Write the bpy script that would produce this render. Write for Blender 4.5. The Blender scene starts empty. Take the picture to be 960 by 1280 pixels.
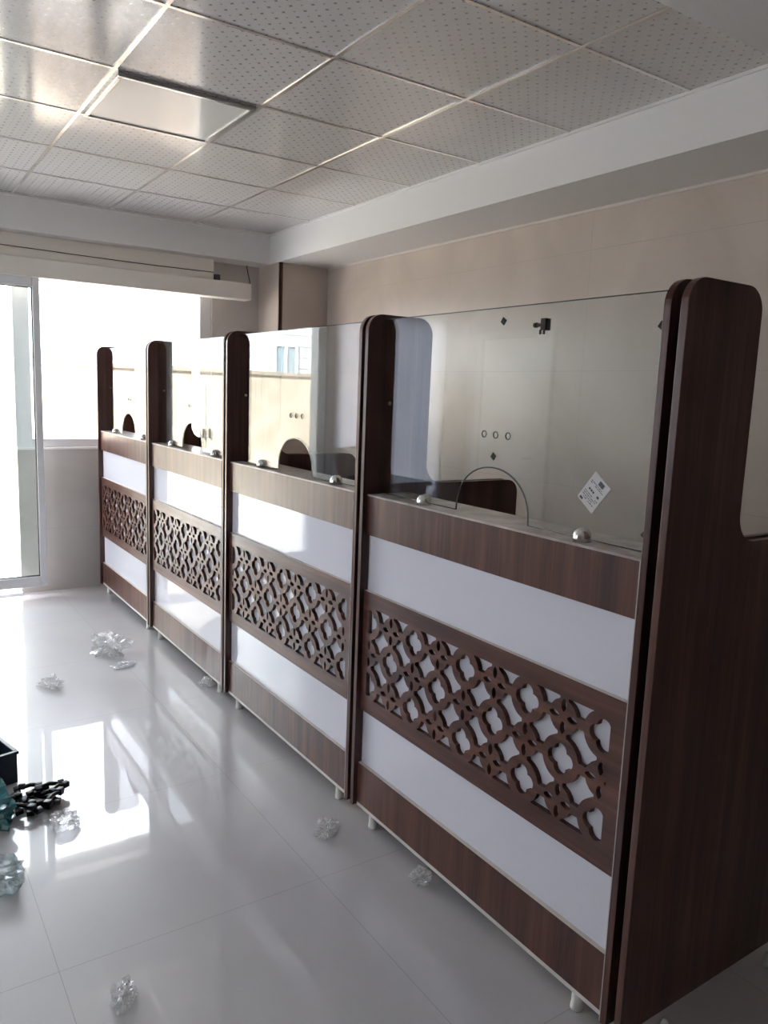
import bpy, bmesh, math, random
from mathutils import Vector, Matrix, noise
random.seed(7)
C = bpy.context.scene.collection
PI = math.pi
CX, CY, CZ = -1.3789, -1.0033, 1.50            # camera position
FPX, YAW, PITCH, ROLL = 964.05, 0.5936, -0.1516, -0.0383
W = 1.1714                                      # width of one booth
YB = 4.85                                       # back wall
XR = 1.70                                       # right wall
XL, YF = -3.4, -3.6                             # left wall, wall behind the camera
ZC, ZS = 2.667, 2.453                           # tiled ceiling, soffit

# ------------------------------------------------------------------ materials
def new_mat(name):
    m = bpy.data.materials.new(name); m.use_nodes = True
    nt = m.node_tree
    return m, nt, nt.nodes['Principled BSDF']

def mat(name, col, rough=.5, metal=0., spec=.5, **kw):
    m, nt, b = new_mat(name)
    b.inputs['Base Color'].default_value = (*col, 1)
    b.inputs['Roughness'].default_value = rough
    b.inputs['Metallic'].default_value = metal
    b.inputs['Specular IOR Level'].default_value = spec
    for k, v in kw.items(): b.inputs[k].default_value = v
    return m

def N(nt, t, **kw):
    n = nt.nodes.new(t)
    for k, v in kw.items(): setattr(n, k, v)
    return n

def math_n(nt, op, a, b=None, c=None):
    n = N(nt, 'ShaderNodeMath', operation=op)
    for i, v in enumerate((a, b, c)):
        if v is None: continue
        if isinstance(v, (int, float)): n.inputs[i].default_value = v
        else: nt.links.new(v, n.inputs[i])
    return n.outputs[0]

def ramp(nt, fac, stops):
    r = N(nt, 'ShaderNodeValToRGB')
    el = r.color_ramp.elements
    while len(el) < len(stops): el.new(.5)
    for e, (p, c) in zip(el, stops): e.position = p; e.color = (*c, 1)
    nt.links.new(fac, r.inputs[0])
    return r.outputs[0]

def wood(name, scale, dark, mid, light, rough=.34):
    """walnut laminate; scale = mapping scale (small along the grain)"""
    m, nt, b = new_mat(name)
    tc = N(nt, 'ShaderNodeTexCoord'); oi = N(nt, 'ShaderNodeObjectInfo')
    off = N(nt, 'ShaderNodeVectorMath', operation='ADD')
    sc = N(nt, 'ShaderNodeVectorMath', operation='SCALE'); sc.inputs[0].default_value = (3.1, 7.7, 5.3)
    nt.links.new(oi.outputs['Random'], sc.inputs['Scale'])
    nt.links.new(tc.outputs['Object'], off.inputs[0]); nt.links.new(sc.outputs[0], off.inputs[1])
    mp = N(nt, 'ShaderNodeMapping'); mp.inputs['Scale'].default_value = scale
    nt.links.new(off.outputs[0], mp.inputs[0])
    n1 = N(nt, 'ShaderNodeTexNoise'); n1.inputs['Scale'].default_value = 1.0; n1.inputs['Detail'].default_value = 5; n1.inputs['Distortion'].default_value = .4
    n2 = N(nt, 'ShaderNodeTexNoise'); n2.inputs['Scale'].default_value = 5.0; n2.inputs['Detail'].default_value = 3
    nt.links.new(mp.outputs[0], n1.inputs['Vector']); nt.links.new(mp.outputs[0], n2.inputs['Vector'])
    f = math_n(nt, 'ADD', math_n(nt, 'MULTIPLY', n1.outputs[0], .7), math_n(nt, 'MULTIPLY', n2.outputs[0], .3))
    col = ramp(nt, f, [(.36, dark), (.5, mid), (.64, light)])
    nt.links.new(col, b.inputs['Base Color'])
    b.inputs['Roughness'].default_value = rough
    return m

WD = ((.046, .0148, .0105), (.094, .034, .0235), (.160, .064, .041))
M = {}
M['wood_v'] = wood('walnut_vertical_grain', (30, 30, 1.2), *WD)
M['wood_h'] = wood('walnut_horizontal_grain', (30, 1.2, 30), *WD)
M['wood_dark'] = wood('walnut_dark', (22, 22, .8), (.040, .016, .0135), (.072, .031, .025), (.125, .056, .043), .42)
M['raw'] = mat('board_edge', (.66, .60, .56), .6)
M['strip'] = mat('white_edging', (.74, .71, .68), .5)
M['white'] = mat('white_gloss', (.77, .775, .85), .03)
M['plastic_white'] = mat('white_plastic', (.85, .84, .80), .3)
M['chrome'] = mat('brushed_chrome', (.75, .74, .72), .22, 1.)
M['black'] = mat('black_plastic', (.012, .011, .012), .35)
M['darkmetal'] = mat('dark_bronze', (.05, .045, .04), .35, .8)
M['alu'] = mat('white_aluminium', (.72, .72, .73), .35)
M['alu_grey'] = mat('door_profile', (.76, .76, .78), .35)
M['plaster'] = mat('white_plaster', (.80, .79, .775), .7)
M['header'] = mat('header_paint', (.82, .775, .71), .45)
M['gasket'] = mat('rubber_gasket', (.03, .03, .035), .6)
M['brown_trim'] = mat('brown_trim', (.09, .04, .025), .4)
M['paper'] = mat('label_paper', (.62, .61, .61), .5)
M['ink'] = mat('label_ink', (.06, .06, .07), .6)
M['gridmetal'] = mat('grid_metal', (.80, .77, .72), .18, .85)
M['spacer'] = mat('spacer_felt', (.03, .028, .022), .8)

def glass_mat(name, tint, ior=1.5, rough=0.0):
    """thin sheet: two dielectric faces, rays pass straight"""
    m, nt, b = new_mat(name); nt.nodes.remove(b)
    out = nt.nodes['Material Output']
    g = N(nt, 'ShaderNodeNewGeometry')
    i = math_n(nt, 'ADD', math_n(nt, 'MULTIPLY', g.outputs['Backfacing'], 1/ior-ior), ior)
    fr = N(nt, 'ShaderNodeFresnel'); nt.links.new(i, fr.inputs['IOR'])
    t = N(nt, 'ShaderNodeBsdfTransparent'); t.inputs[0].default_value = (*tint, 1)
    gl = N(nt, 'ShaderNodeBsdfGlossy'); gl.inputs['Roughness'].default_value = rough
    mx = N(nt, 'ShaderNodeMixShader')
    nt.links.new(fr.outputs[0], mx.inputs[0]); nt.links.new(t.outputs[0], mx.inputs[1]); nt.links.new(gl.outputs[0], mx.inputs[2])
    nt.links.new(mx.outputs[0], out.inputs['Surface'])
    return m
M['glass'] = glass_mat('clear_glass', (.955, .972, .965))
M['glass_green'] = glass_mat('door_glass', (.90, .945, .935))

def film_mat(name, col, alpha, gloss=.22):
    """thin crinkled film: see-through, some body colour, bright glints"""
    m, nt, b = new_mat(name); nt.nodes.remove(b)
    out = nt.nodes['Material Output']
    d = N(nt, 'ShaderNodeBsdfDiffuse'); d.inputs[0].default_value = (*col, 1)
    t = N(nt, 'ShaderNodeBsdfTransparent')
    g = N(nt, 'ShaderNodeBsdfGlossy'); g.inputs['Roughness'].default_value = .12
    m1 = N(nt, 'ShaderNodeMixShader'); m1.inputs[0].default_value = alpha
    nt.links.new(t.outputs[0], m1.inputs[1]); nt.links.new(d.outputs[0], m1.inputs[2])
    m2 = N(nt, 'ShaderNodeMixShader'); m2.inputs[0].default_value = gloss
    nt.links.new(m1.outputs[0], m2.inputs[1]); nt.links.new(g.outputs[0], m2.inputs[2])
    nt.links.new(m2.outputs[0], out.inputs['Surface'])
    return m
M['film'] = film_mat('clear_film', (.85, .86, .88), .18)
M['film_teal'] = film_mat('teal_film', (.06, .30, .33), .72, .12)
M['film_blue'] = film_mat('pale_blue_film', (.45, .58, .60), .4, .12)
M['navy'] = mat('navy_plastic', (.012, .022, .035), .35)

def cloth_mat(name, col, through):
    m, nt, b = new_mat(name)
    out = nt.nodes['Material Output']
    b.inputs['Base Color'].default_value = (*col, 1); b.inputs['Roughness'].default_value = .9
    t = N(nt, 'ShaderNodeBsdfTranslucent'); t.inputs[0].default_value = (*col, 1)
    mx = N(nt, 'ShaderNodeMixShader'); mx.inputs[0].default_value = through
    nt.links.new(b.outputs[0], mx.inputs[1]); nt.links.new(t.outputs[0], mx.inputs[2])
    nt.links.new(mx.outputs[0], out.inputs['Surface'])
    return m
M['blind'] = cloth_mat('added_blind_fabric', (.74, .77, .84), .68)

def joints(nt, axis, size, off, wid):
    """1 inside a joint line along coordinate axis"""
    a = math_n(nt, 'FRACT', math_n(nt, 'DIVIDE', math_n(nt, 'SUBTRACT', axis, off), size))
    d = math_n(nt, 'MINIMUM', a, math_n(nt, 'SUBTRACT', 1.0, a))
    return math_n(nt, 'LESS_THAN', d, wid / size / 2)

def tile_mat(name, c1, c2, joint, ax1, s1, o1, ax2, s2, o2, wid, rough, cloud=1.2, bump=0.0, spec=.5):
    m, nt, b = new_mat(name)
    g = N(nt, 'ShaderNodeNewGeometry'); s = N(nt, 'ShaderNodeSeparateXYZ')
    nt.links.new(g.outputs['Position'], s.inputs[0])
    j = math_n(nt, 'MAXIMUM', joints(nt, s.outputs[ax1], s1, o1, wid), joints(nt, s.outputs[ax2], s2, o2, wid))
    n = N(nt, 'ShaderNodeTexNoise'); n.inputs['Scale'].default_value = cloud; n.inputs['Detail'].default_value = 6; n.inputs['Distortion'].default_value = 1.5
    nt.links.new(g.outputs['Position'], n.inputs['Vector'])
    base = ramp(nt, n.outputs[0], [(.35, c1), (.65, c2)])
    mx = N(nt, 'ShaderNodeMix', data_type='RGBA')
    nt.links.new(j, mx.inputs['Factor']); nt.links.new(base, mx.inputs['A']); mx.inputs['B'].default_value = (*joint, 1)
    nt.links.new(mx.outputs['Result'], b.inputs['Base Color'])
    b.inputs['Roughness'].default_value = rough
    b.inputs['Specular IOR Level'].default_value = spec
    if bump:
        bn = N(nt, 'ShaderNodeBump'); bn.inputs['Strength'].default_value = bump; bn.inputs['Distance'].default_value = .01
        n2 = N(nt, 'ShaderNodeTexNoise'); n2.inputs['Scale'].default_value = 3.0; n2.inputs['Detail'].default_value = 1
        nt.links.new(g.outputs['Position'], n2.inputs['Vector']); nt.links.new(n2.outputs[0], bn.inputs['Height'])
        nt.links.new(bn.outputs[0], b.inputs['Normal'])
    return m
M['floor'] = tile_mat('floor_porcelain', (.52, .505, .515), (.57, .555, .565), (.36, .35, .345), 'X', .762, -.277, 'Y', .775,   .912, .0022, .025, .9, .0035, 1.0)
fb = M['floor'].node_tree.nodes['Principled BSDF']        # polished glaze over a softer, hazier body
fb.inputs['Roughness'].default_value = .36; fb.inputs['Specular IOR Level'].default_value = 1.0
fb.inputs['Coat Weight'].default_value = 1.0; fb.inputs['Coat Roughness'].default_value = .02; fb.inputs['Coat IOR'].default_value = 1.52
bn_ = [n for n in M['floor'].node_tree.nodes if n.type == 'BUMP'][0]
M['floor'].node_tree.links.new(bn_.outputs[0], fb.inputs['Coat Normal'])
M['wall_tile'] = tile_mat('beige_wall_tile', (.52, .445, .385), (.60, .52, .455), (.46, .395, .34), 'Y', 1.13, 1.79, 'Z', .60, 1.655, .0025, .28)
M['back_tile'] = tile_mat('grey_wall_tile', (.52, .49, .46), (.58, .55, .52), (.49, .46, .435), 'X', 1.13, .2, 'Z', .60, 1.655, .003, .3)
M['stone'] = tile_mat('travertine', (.38, .31, .24), (.50, .425, .345), (.47, .39, .31), 'X', .8, .1, 'Z', .34, .02, .008, .7, 2.5)
M['coping'] = mat('coping_stone', (.33, .27, .22), .7)
M['paving'] = mat('courtyard_paving', (.86, .835, .80), .8)
M['siding'] = tile_mat('white_siding', (.50, .51, .52), (.55, .56, .57), (.26, .27, .28), 'X', 30, 3.3, 'Z', .20, .1, .025, .5)
M['house_glass'] = mat('house_window', (.25, .30, .33), .1)
M['gate'] = mat('gate_paint', (.42, .36, .30), .5)

def ceiling_mat():
    m, nt, b = new_mat('ceiling_tile_foil')
    g = N(nt, 'ShaderNodeNewGeometry'); s = N(nt, 'ShaderNodeSeparateXYZ')
    nt.links.new(g.outputs['Position'], s.inputs[0])
    S = .05
    def star(ox, oy, r):
        fx = math_n(nt, 'ABSOLUTE', math_n(nt, 'SUBTRACT', math_n(nt, 'FRACT', math_n(nt, 'ADD', math_n(nt, 'DIVIDE', s.outputs['X'], S), ox)), .5))
        fy = math_n(nt, 'ABSOLUTE', math_n(nt, 'SUBTRACT', math_n(nt, 'FRACT', math_n(nt, 'ADD', math_n(nt, 'DIVIDE', s.outputs['Y'], S), oy)), .5))
        q = math_n(nt, 'ADD', math_n(nt, 'SQRT', fx), math_n(nt, 'SQRT', fy))
        return math_n(nt, 'LESS_THAN', q, r)
    st = math_n(nt, 'MAXIMUM', star(.0, .0, .49), star(.5, .5, .37))
    mx = N(nt, 'ShaderNodeMix', data_type='RGBA')
    nt.links.new(st, mx.inputs['Factor']); mx.inputs['A'].default_value = (.60, .575, .555, 1); mx.inputs['B'].default_value = (.42, .40, .37, 1)
    nt.links.new(mx.outputs['Result'], b.inputs['Base Color'])
    nt.links.new(math_n(nt, 'MULTIPLY', st, .5), b.inputs['Metallic'])
    b.inputs['Roughness'].default_value = .13
    b.inputs['Specular IOR Level'].default_value = .36
    return m
M['ceiling'] = ceiling_mat()

def ledge_mat():
    m, nt, b = new_mat('dusty_ledge')
    g = N(nt, 'ShaderNodeNewGeometry')
    n = N(nt, 'ShaderNodeTexNoise'); n.inputs['Scale'].default_value = 14; n.inputs['Detail'].default_value = 5
    nt.links.new(g.outputs['Position'], n.inputs['Vector'])
    nt.links.new(ramp(nt, n.outputs[0], [(.38, (.40, .35, .32)), (.62, (.60, .55, .52))]), b.inputs['Base Color'])
    b.inputs['Roughness'].default_value = .3
    return m
M['ledge'] = ledge_mat()

# ------------------------------------------------------------------ mesh helpers
def obj(name, bm, m, parent=None, smooth=False, loc=None):
    me = bpy.data.meshes.new(name)
    bm.normal_update(); bm.to_mesh(me); bm.free()
    return obj_me(name, me, m, parent, smooth, loc)

def obj_me(name, me, m, parent=None, smooth=False, loc=None):
    for x in (m if isinstance(m, (list, tuple)) else [m]): me.materials.append(x)
    if smooth:
        for p in me.polygons: p.use_smooth = True
    o = bpy.data.objects.new(name, me); C.objects.link(o)
    if parent: o.parent = parent
    if loc: o.location = loc
    return o

def box(bm, x0, x1, y0, y1, z0, z1, bev=0., mi=0):
    r = bmesh.ops.create_cube(bm, size=1)
    vs = r['verts']
    for v in vs:
        v.co = Vector(((x0 if v.co.x < 0 else x1), (y0 if v.co.y < 0 else y1), (z0 if v.co.z < 0 else z1)))
    fs = set(f for v in vs for f in v.link_faces)
    for f in fs: f.material_index = mi
    if bev:
        es = list({e for v in vs for e in v.link_edges})
        bmesh.ops.bevel(bm, geom=es, offset=bev, segments=2, affect='EDGES', profile=.5)
    return bm

def B(*a, **k): return box(bmesh.new(), *a, **k)

def tag(o, label, cat, group=None):
    o['label'] = label; o['category'] = cat
    if group: o['group'] = group
    return o

def struct(o):
    o['kind'] = 'structure'; return o

def empty(name, loc=(0, 0, 0)):
    o = bpy.data.objects.new(name, None); C.objects.link(o); o.location = loc
    o.empty_display_size = .1
    return o

def sheet(outlines, thick, axis, at, bev=0.):
    """flat board with holes: outlines = list of closed 2-D polygons (first outer, others holes);
    axis 'x': (u,v)->(y,z) extruded over x in at..at+thick; axis 'y': (u,v)->(x,z) extruded over y"""
    cu = bpy.data.curves.new('tmp', 'CURVE'); cu.dimensions = '2D'; cu.fill_mode = 'BOTH'
    cu.extrude = thick / 2 - bev; cu.bevel_depth = bev; cu.bevel_resolution = 1
    if bev: cu.offset = -bev
    for pl in outlines:
        sp = cu.splines.new('POLY'); sp.points.add(len(pl) - 1)
        for p, (u, v) in zip(sp.points, pl): p.co = (u, v, 0, 1)
        sp.use_cyclic_u = True
    o = bpy.data.objects.new('tmp', cu); C.objects.link(o)
    dg = bpy.context.evaluated_depsgraph_get(); dg.update()
    me = bpy.data.meshes.new_from_object(o.evaluated_get(dg))
    bpy.data.objects.remove(o); bpy.data.curves.remove(cu)
    me.materials.clear()
    c = at + thick / 2
    for v in me.vertices:
        u, w, t = v.co
        v.co = (c + t, u, w) if axis == 'x' else (u, c + t, w)
    bm = bmesh.new(); bm.from_mesh(me); bpy.data.meshes.remove(me)
    bmesh.ops.remove_doubles(bm, verts=bm.verts, dist=1e-5)
    bmesh.ops.recalc_face_normals(bm, faces=bm.faces)
    for f in bm.faces: f.material_index = 0; f.smooth = False
    return bm

def arc(cx, cy, r, a0, a1, n=8):
    return [(cx + r * math.cos(math.radians(a0 + (a1 - a0) * i / n)), cy + r * math.sin(math.radians(a0 + (a1 - a0) * i / n))) for i in range(n + 1)]

def lathe(prof, n=24, c=(0, 0, 0), bm=None):
    """prof = [(r,z)...] revolved about z"""
    bm = bm or bmesh.new(); rings = []
    for r, z in prof:
        if r < 1e-6: rings.append([bm.verts.new((c[0], c[1], c[2] + z))])
        else: rings.append([bm.verts.new((c[0] + r * math.cos(2 * PI * i / n), c[1] + r * math.sin(2 * PI * i / n), c[2] + z)) for i in range(n)])
    for a, b in zip(rings, rings[1:]):
        for i in range(n):
            j = (i + 1) % n
            if len(a) == 1 and len(b) == 1: continue
            if len(a) == 1: bm.faces.new((a[0], b[i], b[j]))
            elif len(b) == 1: bm.faces.new((a[i], a[j], b[0]))
            else: bm.faces.new((a[i], a[j], b[j], b[i]))
    for rr, flip in ((rings[0], True), (rings[-1], False)):
        if len(rr) > 1: bm.faces.new(rr[::-1] if flip else rr)
    bmesh.ops.recalc_face_normals(bm, faces=bm.faces)
    return bm

def tube(pts, r, n=8, bm=None):
    bm = bm or bmesh.new(); rings = []
    pts = [Vector(p) for p in pts]
    for i, p in enumerate(pts):
        d = (pts[min(i + 1, len(pts) - 1)] - pts[max(i - 1, 0)]).normalized()
        a = d.cross(Vector((0, 0, 1)) if abs(d.z) < .9 else Vector((1, 0, 0))).normalized(); b = d.cross(a)
        rings.append([bm.verts.new(p + r * (math.cos(2 * PI * k / n) * a + math.sin(2 * PI * k / n) * b)) for k in range(n)])
    for a, b in zip(rings, rings[1:]):
        for k in range(n): bm.faces.new((a[k], a[(k + 1) % n], b[(k + 1) % n], b[k]))
    bm.faces.new(rings[0][::-1]); bm.faces.new(rings[-1])
    bmesh.ops.recalc_face_normals(bm, faces=bm.faces)
    return bm

# ------------------------------------------------------------------ the room
fl = bmesh.new(); box(fl, XL - .2, XR + .2, YF - .2, YB + .2, -.1, 0)
struct(obj('floor', fl, M['floor']))

wr = B(XR, XR + .2, YF - .2, YB + .2, 0, 2.9)
struct(obj('wall_right', wr, M['wall_tile']))
LWA, LWB, LZA, LZB = 1.35, 2.3, 1.0, 2.1
wl = bmesh.new()
box(wl, XL - .2, XL, YF - .2, LWA, 0, 2.9); box(wl, XL - .2, XL, LWB, YB + .2, 0, 2.9)
box(wl, XL - .2, XL, LWA, LWB, 0, LZA); box(wl, XL - .2, XL, LWA, LWB, LZB, 2.9)
struct(obj('wall_left', wl, M['back_tile']))
w2 = struct(empty('fill_window', (XL, 0, 0)))  # unseen window, added to let cool fill light in from the left
wfm = bmesh.new()
for y in (LWA, (LWA + LWB) / 2 - .03, LWB - .06): box(wfm, -.12, -.05, y, y + .06, LZA, LZB, .004)
for z in (LZA, LZB - .06): box(wfm, -.12, -.05, LWA + .06, LWB - .06, z, z + .06, .004)
obj('window_frame', wfm, M['alu'], w2)
obj('window_pane', B(-.09, -.084, LWA + .05, LWB - .05, LZA + .05, LZB - .05), M['glass'], w2)
d2 = struct(empty('added_door', (XL, 0, 0)))  # unseen white door, added to give the near glass a bright patch to reflect
obj('door_leaf', B(.005, .035, 3.78, 4.58, .01, 2.03, .003), M['plastic_white'], d2)
dfm = bmesh.new(); box(dfm, 0, .05, 3.70, 3.775, 0, 2.10, .003); box(dfm, 0, .05, 4.585, 4.66, 0, 2.10, .003); box(dfm, 0, .05, 3.775, 4.585, 2.035, 2.10, .003)
obj('door_frame', dfm, M['alu'], d2)
obj('door_handle', B(.035, .075, 3.85, 3.96, .98, 1.0, .004), M['chrome'], d2)
wf = bmesh.new()
box(wf, XL, XR, YF - .2, YF, 0, 2.9)
struct(obj('wall_front', wf, M['back_tile']))
# back wall with the window and the sliding door opening
WX0, WX1, WZ0, WZ1 = -.515, .895, 1.035, 2.24
DX0 = -1.80
wb = bmesh.new()
BX0, BX1, BZ0 = -3.15, -1.93, .50
box(wb, XL, BX0, YB, YB + .2, 0, 2.9); box(wb, BX1, DX0, YB, YB + .2, 0, 2.9)
box(wb, BX0, BX1, YB, YB + .2, 0, BZ0); box(wb, BX0, BX1, YB, YB + .2, WZ1, 2.9)
box(wb, WX1, XR, YB, YB + .2, 0, 2.9)
box(wb, WX0, WX1, YB, YB + .2, 0, WZ0)
box(wb, DX0, WX1, YB, YB + .2, WZ1, 2.9)
struct(obj('wall_back', wb, M['back_tile']))
# corner pier with its brown corner strip
struct(obj('wall_pier', B(1.285, XR, 4.47, YB, 0, ZS), M['wall_tile']))
ct = bmesh.new(); box(ct, 1.279, 1.305, 4.463, 4.47, 0, ZS); box(ct, 1.279, 1.285, 4.463, 4.482, 0, ZS)
struct(obj('trim_1', ct, M['brown_trim']))

# ceiling: foil tiles inside, plastered soffit round them
TX0, TX1, TY0, TY1 = -2.6, 1.265, .325, 4.62
cl = struct(obj('ceiling', B(TX0 - .1, TX1 + .1, TY0 - .1, TY1 + .1, ZC, ZC + .05), M['ceiling']))
gb = bmesh.new()
i = 0
xs = [.065 + .6 * k for k in range(-5, 3)]; ys = [1.56 + .6 * k for k in range(-3, 6)]
for x in xs:
    if TX0 < x < TX1: box(gb, x - .0075, x + .0075, TY0, TY1, ZC - .004, ZC + .002)
for y in ys:
    if TY0 < y < TY1: box(gb, TX0, TX1, y - .0075, y + .0075, ZC - .0035, ZC + .002)
struct(obj('ceiling_trim', gb, M['gridmetal']))
so = bmesh.new()
box(so, XL, TX0, YF, YB, ZS, 2.9); box(so, TX1, XR, YF, YB, ZS, 2.9)
box(so, TX0, TX1, YF, TY0, ZS, 2.9); box(so, TX0, TX1, TY1, YB, ZS, 2.9)
struct(obj('ceiling_soffit', so, M['plaster']))
ed = bmesh.new()
a = .012
box(ed, TX1 - a, TX1, TY0, TY1, ZC - a, ZC); box(ed, TX0, TX0 + a, TY0, TY1, ZC - a, ZC)
box(ed, TX0, TX1, TY0, TY0 + a, ZC - a, ZC); box(ed, TX0, TX1, TY1 - a, TY1, ZC - a, ZC)
struct(obj('trim_2', ed, M['plaster']))
struct(obj('roof', B(XL - .3, XR + .3, YF - .3, YB + .35, 2.9, 3.0), M['plaster']))
# light cornice line where the right wall meets the soffit
struct(obj('trim_3', B(XR - .008, XR, YF, 4.47, ZS - .012, ZS), M['raw']))

# LED panel
LP = empty('ceiling_light', (-.235, 2.46, ZC))
tag(LP, 'square unlit ceiling light panel with a bright metal frame, set among the patterned ceiling tiles', 'ceiling light')
fr = bmesh.new(); h = .283; f = .02
box(fr, -h, h, -h, -h + f, -.018, .001, .003); box(fr, -h, h, h - f, h, -.018, .001, .003)
box(fr, -h, -h + f, -h + f, h - f, -.018, .001, .003); box(fr, h - f, h, -h + f, h - f, -.018, .001, .003)
obj('frame', fr, mat('panel_frame', (.55, .55, .56), .2, .9), LP)
obj('diffuser', B(-h + f, h - f, -h + f, h - f, -.012, -.002), mat('panel_diffuser', (.74, .72, .68), .12, 0, .3), LP)

# window in the back wall
w1 = struct(empty('window_1', (0, YB, 0)))
wfm = bmesh.new(); d0, d1 = .02, .10
box(wfm, WX0, WX0 + .105, d0, d1, WZ0, WZ1, .004); box(wfm, WX1 - .09, WX1, d0, d1, WZ0, WZ1, .004)
box(wfm, WX0 + .105, WX1 - .09, d0, d1, WZ0 + .004, WZ0 + .062, .004); box(wfm, WX0 + .105, WX1 - .09, d0, d1, WZ1 - .06, WZ1, .004)
obj('window_frame', wfm, M['alu'], w1)
obj('window_pane', B(WX0 + .10, WX1 - .085, .05, .056, WZ0 + .058, WZ1 - .05), M['glass'], w1)
obj('window_sill', B(WX0, WX1, -.012, .02, WZ0 - .012, WZ0 + .004, .002), M['plaster'], w1)

w3 = struct(empty('window_3', (0, YB, 0)))
wfm = bmesh.new()
for x in (BX0, BX1 - .06): box(wfm, x, x + .06, .04, .10, BZ0, WZ1, .004)
for z in (BZ0, WZ1 - .06): box(wfm, BX0 + .06, BX1 - .06, .04, .10, z, z + .06, .004)
obj('window_frame', wfm, M['alu'], w3)
obj('window_pane', B(BX0 + .05, BX1 - .05, .066, .072, BZ0 + .05, WZ1 - .05), M['glass'], w3)
bl = empty('added_blind', (0, YB, 0))  # unseen blind, added for soft light and a bluish reflection in the glass
tag(bl, 'added pale roller blind, out of view, drawn down over the window left of the sliding door', 'blind')
obj('fabric', B(BX0 + .01, BX1 - .01, .0195, .0205, BZ0 + .03, WZ1 - .01), M['blind'], bl)
obj('bottom_bar', B(BX0 + .01, BX1 - .01, .012, .028, BZ0 + .01, BZ0 + .034, .003), M['alu'], bl)

# sliding door leaf
LX0, LX1, LZ0, LZ1 = -1.80, -.375, .085, 2.19
dl = struct(empty('door_1', (0, 4.66, 0)))
df = bmesh.new(); s = .045
box(df, LX1 - s, LX1, 0, .04, LZ0, LZ1, .004); box(df, LX0, LX0 + s, 0, .04, LZ0, LZ1, .004)
box(df, LX0 + s, LX1 - s, 0, .04, LZ0, LZ0 + .07, .004); box(df, LX0 + s, LX1 - s, 0, .04, LZ1 - .08, LZ1, .004)
obj('door_frame', df, M['alu_grey'], dl)
gk = bmesh.new(); k = .006
box(gk, LX1 - s - k, LX1 - s, .012, .028, LZ0 + .07, LZ1 - .08); box(gk, LX0 + s, LX0 + s + k, .012, .028, LZ0 + .07, LZ1 - .08)
box(gk, LX0 + s, LX1 - s, .012, .028, LZ0 + .07, LZ0 + .07 + k); box(gk, LX0 + s, LX1 - s, .012, .028, LZ1 - .08 - k, LZ1 - .08)
obj('door_gasket', gk, M['gasket'], dl)
obj('door_pane', B(LX0 + s, LX1 - s, .017, .023, LZ0 + .07, LZ1 - .08), M['glass_green'], dl)
struct(obj('trim_4', B(DX0 - .04, DX0 + .05, YB - .02, YB + .1, 0, WZ1), M['alu']))
struct(obj('trim_5', B(DX0, WX0, YB - .06, YB + .06, 0, .018), M['alu']))

# door operator: track cover, backing board, switch block and cables
hd = empty('door_track_cover', (0, 4.63, 2.16))
tag(hd, 'long beige track cover of the sliding door running across the top of the window', 'door track')
obj('cover', B(-2.6, 1.125, 0, .12, .01, .132, .004), M['header'], hd)
obj('backing_board', B(-2.6, .862, .10, .219, .132, .291), M['header'], hd)
obj('switch_block', B(.868, .91, .09, .2, .135, .185, .003), M['black'], hd)
pts = [(-2.6 + 3.46 * t, .094, .20 - .006 * math.sin(t * 9)) for t in [i / 30 for i in range(31)]]
obj('cable', tube(pts, .0025), M['black'], hd)
pts = [(1.17, .2, .29), (1.172, .17, .22), (1.168, .13, .16), (1.14, .09, .10), (1.126, .08, .07)]
obj('cable', tube(pts, .004), M['black'], hd)

# ------------------------------------------------------------------ outside
YW = 8.5
struct(obj('ground', B(-14, 9, YB + .2, 30, -.16, -.06), M['paving']))
struct(obj('ground', B(-14, 9, -16, YF - .2, -.16, -.06), M['paving']))
cw = empty('courtyard_wall', (0, YW, -.06))
tag(cw, 'pale stone courtyard wall with a thin dark coping, seen outside through the window', 'wall')
obj('masonry', B(-12, 1.75, 0, .2, 0, 1.75), M['stone'], cw)
obj('coping', B(-12, 1.80, -.03, .23, 1.75, 1.80), M['coping'], cw)
sw = empty('boundary_wall', (1.6, YB + .2, -.06))
tag(sw, 'stone side wall running from the building to the courtyard wall on the right', 'wall')
obj('masonry', B(0, .15, 0, YW - YB - .235, 0, 1.75), M['stone'], sw)
obj('coping', B(-.02, .17, 0, YW - YB - .235, 1.75, 1.79), M['coping'], sw)
gt = empty('courtyard_gate', (-2.15, YW - .035, -.06))
tag(gt, 'brown double gate in the courtyard wall, mirrored in the third glass screen', 'gate')
obj('gate_leaf', B(-.30, -.005, 0, .03, .03, 1.58, .006), M['gate'], gt)
obj('gate_leaf', B(.005, .30, 0, .03, .03, 1.58, .006), M['gate'], gt)
for hx in (-.05, .03): obj('handle', B(hx, hx + .02, -.03, 0, .92, 1.04, .004), M['darkmetal'], gt)
nb = empty('neighbour_house', (-6.95, 12, -.06))
tag(nb, 'white sided neighbouring house with dark windows, mirrored in the second glass screen', 'building')
obj('facade', B(-3.2, 2.3, 0, 5, 0, 6.5), M['siding'], nb)
obj('roof', B(-3.5, 2.6, -.3, 5.3, 6.5, 6.7), M['coping'], nb)
for (x, z) in ((1.95, 1.75), (1.95, 3.6), (.4, 3.6), (.4, 1.75), (-1.4, 1.75), (-1.4, 3.6)):
    wfr = bmesh.new(); hw = .24
    box(wfr, x - hw, x + hw, -.05, 0, z - .05, z); box(wfr, x - hw, x + hw, -.05, 0, z + .6, z + .65)
    for q in (-hw, -.02, hw - .04): box(wfr, x + q, x + q + .04, -.05, 0, z, z + .6)
    o = obj('window', wfr, M['alu'], nb)
    obj('pane', B(x - hw + .03, x + hw - .03, -.02, -.01, z, z + .6), M['house_glass'], o)

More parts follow.
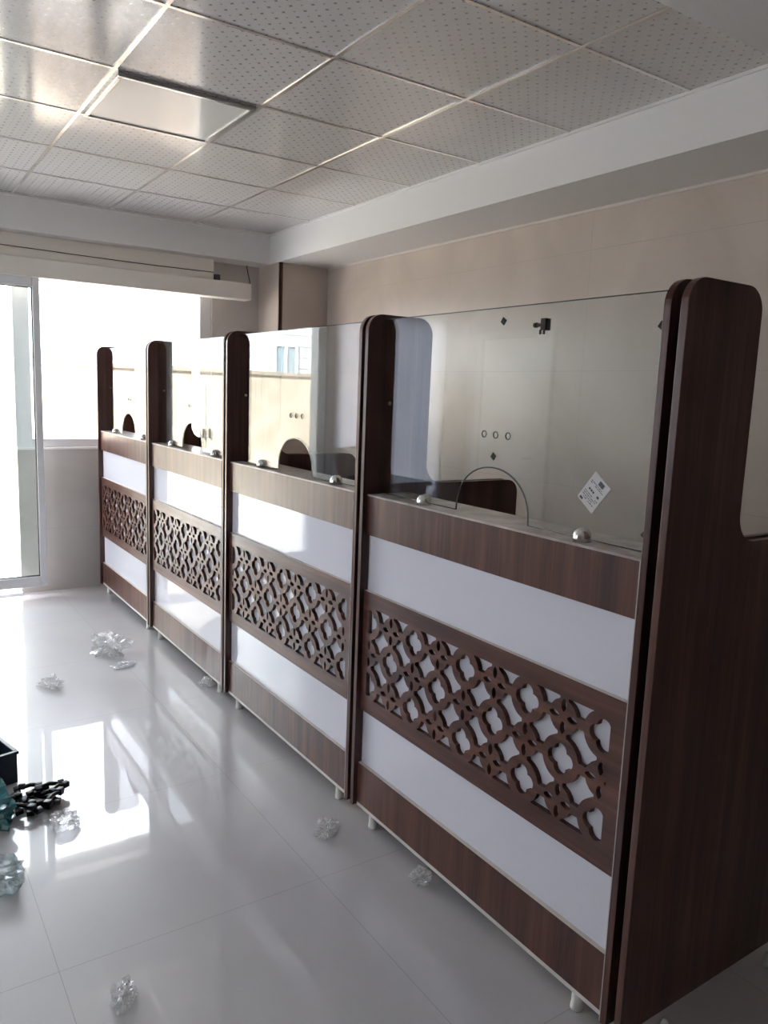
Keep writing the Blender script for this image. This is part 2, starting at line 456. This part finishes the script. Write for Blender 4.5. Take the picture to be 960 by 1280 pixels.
# ------------------------------------------------------------------ the service booths
FRONT = -.017
def panel_outline():
    zb, zt, zl = .06, 1.756, 1.198
    xr, xe = .242, .68
    o = [(FRONT, zb)]
    o += [(xe, zb)]
    o += arc(xe - .05, zl - .05, .05, 0, 90)
    o += arc(xr + .065, zl + .065, .065, 270, 180)
    o += arc(xr - .055, zt - .055, .055, 0, 90)
    o += arc(FRONT + .055, zt - .055, .055, 90, 180)
    return o
PO = panel_outline()

def lattice():
    """holes of the fretwork board as polygons in (y, z)"""
    PU, PV = .125, .11
    u0, u1, v0, v1 = .061, 1.090, .471, .789
    um, vm = .072, .629
    holes = []
    def mapped(pl): return [(W - u, v) for u, v in pl]
    def add(pl):
        if len(pl) < 3: return
        a = 0
        for (x0, y0), (x1, y1) in zip(pl, pl[1:] + pl[:1]): a += x0 * y1 - x1 * y0
        if abs(a) / 2 > 2.5e-5: holes.append(mapped(pl))
    def clip(pl):
        for ax, lim, sg in ((0, u0, 1), (0, u1, -1), (1, v0, 1), (1, v1, -1)):
            out = []
            for p, q in zip(pl, pl[1:] + pl[:1]):
                dp, dq = sg * (p[ax] - lim), sg * (q[ax] - lim)
                if dp >= 0: out.append(p)
                if (dp < 0) != (dq < 0):
                    t = dp / (dp - dq); out.append((p[0] + t * (q[0] - p[0]), p[1] + t * (q[1] - p[1])))
            pl = out
            if len(pl) < 3: return []
        return pl
    for i in range(-1, 11):
        for j in range(-2, 3):
            cu, cv = um + i * PU, vm + j * PV
            if (i + j) % 2:                         # quatrefoil
                pl = []
                for k in range(4):
                    a = 90 * k
                    pl += arc(cu + .0215 * math.cos(math.radians(a)), cv + .0205 * math.sin(math.radians(a)), .0200, a - 91, a + 91, 12)
                add(clip(pl))
            else:                                   # four petals
                for k in range(4):
                    a = math.radians(90 * k); ca, sa = math.cos(a), math.sin(a)
                    pl = []
                    for t in range(16):
                        th = 2 * PI * t / 16
                        r = .029 + .0165 * math.cos(th); s = .0083 * math.sin(th) * (1 - .25 * math.cos(th) ** 2)
                        pl.append((cu + r * ca - s * sa, cv + r * sa + s * ca))
                    add(clip(pl))
            # dumbbell between (i,j) and (i+1,j+1)
            cx, cy = cu + PU / 2, cv + PV / 2
            corners = [(cu, cv, (i + j) % 2), (cu + PU, cv, (i + j + 1) % 2), (cu, cv + PV, (i + j + 1) % 2), (cu + PU, cv + PV, (i + j) % 2)]
            lx0, lx1, ly0, ly1 = max(cu + .0135, u0), min(cu + PU - .0135, u1), max(cv + .0125, v0), min(cv + PV - .0125, v1)
            if lx1 - lx0 < .01 or ly1 - ly0 < .01: continue
            def inside(x, y):
                if not (lx0 <= x <= lx1 and ly0 <= y <= ly1): return False
                for (px, py, q) in corners:
                    if (x - px) ** 2 + (y - py) ** 2 < (.0590 if q else .0440) ** 2: return False
                return True
            sx, sy = min(max(cx, lx0 + .004), lx1 - .004), min(max(cy, ly0 + .004), ly1 - .004)
            if not inside(sx, sy): continue
            pl = []
            for t in range(96):
                th = 2 * PI * t / 96; lo = 0.
                r = 0.
                while r < .09 and inside(sx + (r + .0008) * math.cos(th), sy + (r + .0008) * math.sin(th)): r += .0008
                pl.append((sx + r * math.cos(th), sy + r * math.sin(th)))
            add(pl)
    return holes

def edge_mats(bm):
    """raw light edge on the narrow outer faces of a band"""
    for f in bm.faces:
        if abs(f.normal.x) < .5: f.material_index = 1

def panel_edges(bm):
    for f in bm.faces:
        if abs(f.normal.y) < .9: f.material_index = 1
    return bm

def build_booth():
    t = empty('service_counter')
    pm = sheet([PO], .018, 'y', .010, .0015)
    panel_edges(pm)
    sp = obj('side_panel', pm, [M['wood_dark'], M['wood_v']], t)
    s2 = sp.copy(); C.objects.link(s2); s2.parent = t; s2.location = (0, W - .038, 0)
    y0, y1 = .0285, W - .0285
    bm = B(0, .018, y0, y1, 1.033, 1.163); edge_mats(bm); obj('apron', bm, [M['wood_v'], M['raw']], t)
    bm = B(0, .018, y0, y1, .07, .218); edge_mats(bm); obj('kickboard', bm, [M['wood_v'], M['raw']], t)
    obj('bottom_edge', B(-.0006, .0184, y0, y1, .058, .0705, .001), M['strip'], t)
    obj('edge_strip', B(-.0182, -.0165, .0268, .0290, .062, 1.168), M['raw'], t)
    obj('white_panel', B(.0140, .029, y0, y1, .8402, 1.0328), M['white'], t)
    obj('white_panel', B(.0140, .029, y0, y1, .2182, .4158), M['white'], t)
    obj('fretwork_backing', B(.0150, .031, y0, y1, .4165, .8395), M['white'], t)
    bm = sheet([[(y0, .416), (y1, .416), (y1, .84), (y0, .84)]] + lattice(), .0145, 'x', 0)
    for f in bm.faces:
        c = f.calc_center_median()
        if abs(f.normal.x) < .5 and (c.z < .4165 or c.z > .8395 or c.y < y0 + 1e-4 or c.y > y1 - 1e-4): f.material_index = 1
    obj('fretwork_panel', bm, [M['wood_h'], M['raw']], t)
    obj('ledge', B(0, .168, y0, y1, 1.1632, 1.169, .001), M['ledge'], t)
    obj('desk_top', B(.036, .66, y0, y1, .735, .755), M['wood_h'], t)
    # glass with arch and speaking holes
    ac, hw, at = .577, .148, .137
    gz0, gz1 = 1.176, 1.738
    g0, g1 = .031, W - .031
    out = [(g0, gz0), (ac - hw, gz0)]
    for k in range(1, 32):
        th = PI - PI * k / 32
        out.append((ac + hw * math.cos(th), gz0 + at * math.sin(th) ** .85))
    out += [(ac + hw, gz0), (g1, gz0), (g1, gz1), (g0, gz1)]
    hol = [arc(c, 1.402, .0086, 0, 360 - 15, 23) for c in (.524, .573, .620)]
    gl = obj('glass_screen', sheet([out] + hol, .006, 'x', .037), M['glass'], t)
    # visible ground edges of the arch and holes
    eg = bmesh.new()
    ap = [(.040, ac + hw * math.cos(PI - PI * k / 32), gz0 + at * math.sin(PI * k / 32) ** .85) for k in range(33)]
    tube(ap, .0022, 6, eg)
    for c in (.524, .573, .620):
        tube([(.040, c + .0088 * math.cos(2 * PI * k / 20), 1.402 + .0088 * math.sin(2 * PI * k / 20)) for k in range(21)], .0017, 6, eg)
    box(eg, .0372, .0428, g0, g1, gz1 - .001, gz1 + .0008); box(eg, .0372, .0428, g0, ac - hw, gz0 - .0008, gz0 + .001); box(eg, .0372, .0428, ac + hw, g1, gz0 - .0008, gz0 + .001)
    obj('ground_edge', eg, M['edge'], gl, True)
    for c in (.240, .876):
        d = lathe([(.021, 0), (.021, .009), (.0202, .017), (.0172, .025), (.0120, .0305), (.006, .033), (0, .0337)], 20)
        for v in d.verts: v.co.x *= 1.15
        bmesh.ops.translate(d, verts=d.verts, vec=(.036, c, 1.169))
        obj('glass_clip', d, M['chrome'], t, True)
    for (x, y) in ((.024, .13), (.024, W - .10), (.58, .13), (.58, W - .10)):
        d = lathe([(.014, 0), (.016, .002), (.016, .012), (.0145, .016), (.0145, .07)], 20, (x, y, 0))
        obj('leg', d, M['plastic_white'], t, True)
    d = lathe([(.0075, 0), (.0075, .002), (.004, .0035), (0, .0035)], 14)
    bmesh.ops.rotate(d, verts=d.verts, cent=(0, 0, 0), matrix=Matrix.Rotation(PI / 2, 3, 'X'))
    bmesh.ops.translate(d, verts=d.verts, vec=(.075, W - .0285, 1.47))
    obj('cam_bolt', d, M['chrome'], t, True)
    return t
M['steel'] = mat('painted_steel', (.30, .36, .44), .4)
M['edge'] = mat('glass_edge', (.10, .13, .12), .15)

labels = [
    'walnut service counter nearest the camera, its glass screen bearing a paper sticker',
    'walnut service counter second from the camera, the corner pier rising behind its glass',
    'walnut service counter third from the camera, between the second and the one by the window',
    'walnut service counter farthest from the camera, at the wall under the window',
]
first = build_booth()
booths = [first]
for k in range(1, 4):
    r = first.copy(); C.objects.link(r); r.location = (0, k * W, 0)
    for ch in list(first.children):
        c = ch.copy(); C.objects.link(c); c.parent = r
        for g in ch.children:
            d = g.copy(); C.objects.link(d); d.parent = c
    booths.append(r)
for b_, l in zip(booths, labels): tag(b_, l, 'counter', 'service counters standing in a row')

# extras of the nearest booth
ep = obj('end_panel', panel_edges(sheet([PO], .018, 'y', -.030, .0015)), [M['wood_dark'], M['wood_v']], first)
ep['label'] = 'dark walnut end panel closing the row'
for (x, y) in ((.135, -.043), (.585, -.043)):
    d = lathe([(.0125, 0), (.0125, .02), (.010, .035), (.0065, .046), (0, .05)], 18, (x, y, 0))
    obj('leg', d, M['plastic_white'], first, True)
scr = [o for o in first.children if o.name.startswith('glass_screen')][0]
# sticker with print
ST = (.0365, .216, 1.290); ang = math.radians(-38)
def on_glass(bm):
    """(a,b) drawn in the z=0 plane -> standing on the glass, turned by ang"""
    for v in bm.verts:
        a, b_, t = v.co
        a *= .88; b_ *= .88
        u, w_ = a * math.cos(ang) - b_ * math.sin(ang), a * math.sin(ang) + b_ * math.cos(ang)
        v.co = (ST[0] - t, ST[1] - u, ST[2] + w_)
    bmesh.ops.recalc_face_normals(bm, faces=bm.faces)
    return bm
stk = obj('sticker', on_glass(B(-.034, .034, -.047, .047, 0, .0005)), M['paper'], scr)
stk['label'] = 'small tilted paper label with tiny print'
pr = bmesh.new()
random.seed(11)
box(pr, -.004, .016, .026, .039, .0005, .0008)
for row, (y, hgt) in enumerate(((.0200, .002), (.0150, .002), (-.004, .006), (-.014, .002), (-.020, .002), (-.026, .002), (-.032, .002))):
    x = -.028
    while x < .024:
        l = random.uniform(.003, .009)
        if random.random() < .8: box(pr, x, min(x + l, .028), y, y + hgt, .0005, .0008)
        x += l + .0022
box(pr, -.028, -.016, -.043, -.036, .0005, .0008)
obj('print', on_glass(pr), M['ink'], stk)
# spacer pads and clamp
for (y, z) in ((.572, 1.344), (.563, 1.702), (.067, 1.666), (.063, 1.215)):
    bm = bmesh.new(); r_ = .0075
    box(bm, -.003, 0, -r_, r_, -r_, r_)
    bmesh.ops.rotate(bm, verts=bm.verts, cent=(0, 0, 0), matrix=Matrix.Rotation(PI / 5, 3, 'X'))
    bmesh.ops.translate(bm, verts=bm.verts, vec=(.037, y, z))
    obj('spacer_pad', bm, M['spacer'], scr)
cb = bmesh.new()
box(cb, -.012, .016, -.014, .014, -.022, .024, .003)
box(cb, -.016, -.010, -.014, -.006, -.038, -.02, .001); box(cb, -.016, -.010, .006, .014, -.038, -.02, .001)
r0 = lathe([(.007, 0), (.007, .034), (.010, .034), (.010, .046), (0, .046)], 14)
bmesh.ops.rotate(r0, verts=r0.verts, cent=(0, 0, 0), matrix=Matrix.Rotation(-PI / 2, 3, 'X'))
bmesh.ops.translate(r0, verts=r0.verts, vec=(0, .01, 0))
me_ = bpy.data.meshes.new('t'); r0.to_mesh(me_); r0.free(); cb.from_mesh(me_)
bmesh.ops.scale(cb, verts=cb.verts, vec=(.7, .64, .64))
bmesh.ops.translate(cb, verts=cb.verts, vec=(.040, .415, 1.686))
clp = obj('clamp', cb, M['darkmetal'], scr)
clp['label'] = 'dark metal clamp gripping the glass near its top edge'

# ------------------------------------------------------------------ litter on the floor
def crumple(name, x, y, sx, sy, sz, seed, m, rot=0., label='', flat=False):
    bm = bmesh.new()
    bmesh.ops.create_icosphere(bm, subdivisions=4, radius=1)
    rnd = Vector((seed * 13.7, seed * 3.1, seed * 7.9))
    for v in bm.verts:
        p = v.co.copy()
        d = .85 + .6 * noise.noise(p * 1.3 + rnd) - .55 * abs(noise.noise(p * 2.6 + rnd * 2)) + .28 * noise.noise(p * 6 + rnd)
        v.co = p * d
    zmin = min(v.co.z for v in bm.verts)
    for v in bm.verts:
        v.co = Vector((v.co.x * sx, v.co.y * sy, (max(v.co.z, -.4) + .4) * sz * .8))
    bmesh.ops.rotate(bm, verts=bm.verts, cent=(0, 0, 0), matrix=Matrix.Rotation(rot, 3, 'Z'))
    o = obj(name, bm, m, None, False, (x, y, .002))
    return o
G = 'crumpled clear plastic wraps on the floor'
wraps = [
    (-.30, 3.31, .11, .13, .12, 'large crumpled clear plastic wrap lying far back on the floor, left of the farthest counter', .3),
    (-.285, 3.06, .08, .05, .018, 'flat scrap of clear plastic just in front of the large far wrap', .2),
    (-.68, 2.92, .042, .06, .06, 'small crumpled clear plastic ball on the bright floor left of the others', .9),
    (.0, 2.59, .06, .05, .035, 'clear plastic scrap touching the foot of the third counter', .1),
    (-.135, 1.125, .052, .042, .040, 'crumpled clear plastic lying in front of the foot of the second counter', .6),
    (-.012, .74, .036, .034, .036, 'crumpled clear plastic close to the kickboard of the nearest counter', 1.2),
    (-.925, .73, .036, .046, .045, 'crumpled clear plastic nearest the camera, alone on the foreground floor', -.5),
    (-.885, 1.61, .052, .06, .055, 'clear plastic wrap beside the heap of black fittings', .4),
]
for n_, (x, y, sx, sy, sz, l, rt) in enumerate(wraps):
    tag(crumple('plastic_wrap', x, y, sx, sy, sz, n_ + 1.3, M['film'], rt), l, 'plastic wrap', G)

# heap of black fittings: bent clips with a lug
def fitting(seed):
    rr = random.Random(seed)
    bm = bmesh.new()
    L = rr.uniform(.05, .085)
    pts = [(-L / 2, 0, .006), (-L / 4, .004, .012), (0, .006, .014), (L / 4, .004, .010), (L / 2, -.004, .006)]
    tube(pts, .0075, 8, bm)
    box(bm, -L / 2 - .01, -L / 2 + .014, -.013, .013, 0, .016, .002)
    box(bm, L / 2 - .012, L / 2 + .010, -.011, .009, 0, .020, .002)
    return bm
rr = random.Random(5)
spots = []
for k in range(22):
    a = k * 2.4; q = math.sqrt((k + .5) / 22)
    spots.append((-.945 + .085 * q * math.cos(a), 1.80 + .075 * q * math.sin(a), .002 + .014 * (k // 8), rr.uniform(0, PI)))
protos = []
for k, (x, y, z, r_) in enumerate(spots):
    if k < 4:
        o = obj('black_fitting', fitting(k), M['black'], None, True); protos.append(o)
    else:
        o = protos[k % 4].copy(); C.objects.link(o)
    o.location = (x, y, z); o.rotation_euler = (rr.uniform(-.25, .25) if z > .01 else 0, 0, r_)
    tag(o, 'small black plastic fitting in the heap on the floor at the left edge', 'fitting', 'black fittings heaped on the floor')

# dark open box
bx = empty('storage_box', (-1.11, 2.06, 0)); bx.rotation_euler = (0, 0, .25)
tag(bx, 'dark navy plastic box standing on the floor at the left edge behind the black fittings', 'box')
sh = bmesh.new()
for a_ in ((-.14, .12, -.09, -.082), (-.14, .12, .082, .09), (-.14, -.132, -.082, .082), (.112, .12, -.082, .082)):
    box(sh, a_[0], a_[1], a_[2], a_[3], 0, .115)
box(sh, -.132, .112, -.082, .082, 0, .006)
obj('shell', sh, M['navy'], bx)
ri = bmesh.new()
for a_ in ((-.146, .126, -.096, -.080), (-.146, .126, .080, .096), (-.146, -.130, -.080, .080), (.110, .126, -.080, .080)):
    box(ri, a_[0], a_[1], a_[2], a_[3], .112, .124, .002)
obj('rim', ri, M['navy'], bx)

def bag(name, loc, rx, ry, h_, seed, m):
    bm = bmesh.new(); n = 40; rings = 18
    vs = []
    for j in range(rings + 1):
        t = j / rings
        rad = (math.sin(min(t * 1.25, 1) * PI * .5) * .35 + .75) * (1 - .75 * max(0, t - .62) / .38) if t < 1 else .30
        row = []
        for i in range(n):
            th = 2 * PI * i / n
            f_ = 1 + .16 * math.sin(5 * th + seed + 2 * t) * t + .12 * noise.noise(Vector((math.cos(th) * 2, math.sin(th) * 2, t * 3 + seed)))
            row.append(bm.verts.new((rx * rad * f_ * math.cos(th), ry * rad * f_ * math.sin(th), h_ * t + .012 * noise.noise(Vector((th * 2, t * 5, seed))) * t)))
        vs.append(row)
    for j in range(rings):
        for i in range(n): bm.faces.new((vs[j][i], vs[j][(i + 1) % n], vs[j + 1][(i + 1) % n], vs[j + 1][i]))
    bm.faces.new(vs[0][::-1])
    return obj(name, bm, m, None, True, loc)
tag(crumple('plastic_bag', -1.105, 1.73, .088, .105, .13, 21.7, M['film_teal'], .3), 'teal plastic bag slumped at the left edge beside the black fittings', 'bag')
tag(crumple('plastic_bag', -1.125, 1.38, .095, .11, .08, 33.1, M['film_blue'], .8), 'pale see-through plastic bag on the floor at the left edge, nearer than the teal bag', 'bag')

# side table by the doorway (shows mirrored in the second glass screen)
tb = empty('side_table', (-1.93, 4.25, 0))
tag(tb, 'grey blue side table by the doorway, mirrored in the second glass screen', 'table')
obj('tabletop', B(-.42, .42, -.3, .3, .78, .81, .004), M['steel'], tb)
for x in (-.38, .34):
    for y in (-.26, .22): obj('leg', B(x, x + .04, y, y + .04, 0, .78, .003), M['steel'], tb)
obj('apron', B(-.38, .38, -.27, -.25, .50, .78), M['steel'], tb)
hbag = bag('hand_bag', (-1.87, 4.28, .812), .16, .10, .17, 3.3, M['black'])
tag(hbag, 'black soft bag on the grey blue side table, mirrored in the second glass screen', 'bag')
pp = B(-.11, .11, -.002, .002, 0, .24); bmesh.ops.rotate(pp, verts=pp.verts, cent=(0, 0, 0), matrix=Matrix.Rotation(-.5, 3, 'X') @ Matrix.Rotation(.3, 3, 'Z'))
o = obj('paper_folder', pp, M['paper'], None, False, (-1.64, 4.05, .87)); tag(o, 'white paper folder leaning by the black bag on the side table', 'folder')

# ------------------------------------------------------------------ light and camera
wd = bpy.data.worlds.new('World'); bpy.context.scene.world = wd; wd.use_nodes = True
bg = wd.node_tree.nodes['Background']
bg.inputs[0].default_value = (.88, .90, 1.0, 1); bg.inputs[1].default_value = 8.5
sun = bpy.data.lights.new('Sun', 'SUN'); sun.energy = 46; sun.angle = .009; sun.color = (1, .96, .93)
so_ = bpy.data.objects.new('sun', sun); C.objects.link(so_)
d = Vector((-1, .725, -.87)).normalized()
so_.rotation_euler = d.to_track_quat('-Z', 'Y').to_euler(); so_.location = (6, -4, 8)

cam = bpy.data.cameras.new('Camera'); co = bpy.data.objects.new('Camera', cam); C.objects.link(co)
cam.sensor_fit = 'VERTICAL'; cam.sensor_height = 24; cam.lens = FPX / 1280 * 24; cam.clip_start = .02
fwd = Vector((math.sin(YAW) * math.cos(PITCH), math.cos(YAW) * math.cos(PITCH), math.sin(PITCH)))
right = Vector((math.cos(YAW), -math.sin(YAW), 0)); down = fwd.cross(right)
r2 = math.cos(ROLL) * right + math.sin(ROLL) * down; d2 = -math.sin(ROLL) * right + math.cos(ROLL) * down
mw = Matrix((r2, -d2, -fwd)).transposed().to_4x4(); mw.translation = (CX, CY, CZ)
co.matrix_world = mw
sc = bpy.context.scene; sc.camera = co
vs_ = sc.view_settings
sc.display_settings.display_device = 'sRGB'
vs_.view_transform = 'Standard'; vs_.look = 'None'; vs_.gamma = 1; vs_.use_curve_mapping = False
vs_.exposure = 0.56
sc.cycles.transparent_max_bounces = 40
sc.cycles.max_bounces = 14; sc.cycles.diffuse_bounces = 8; sc.cycles.glossy_bounces = 6
sc.cycles.use_denoising = True
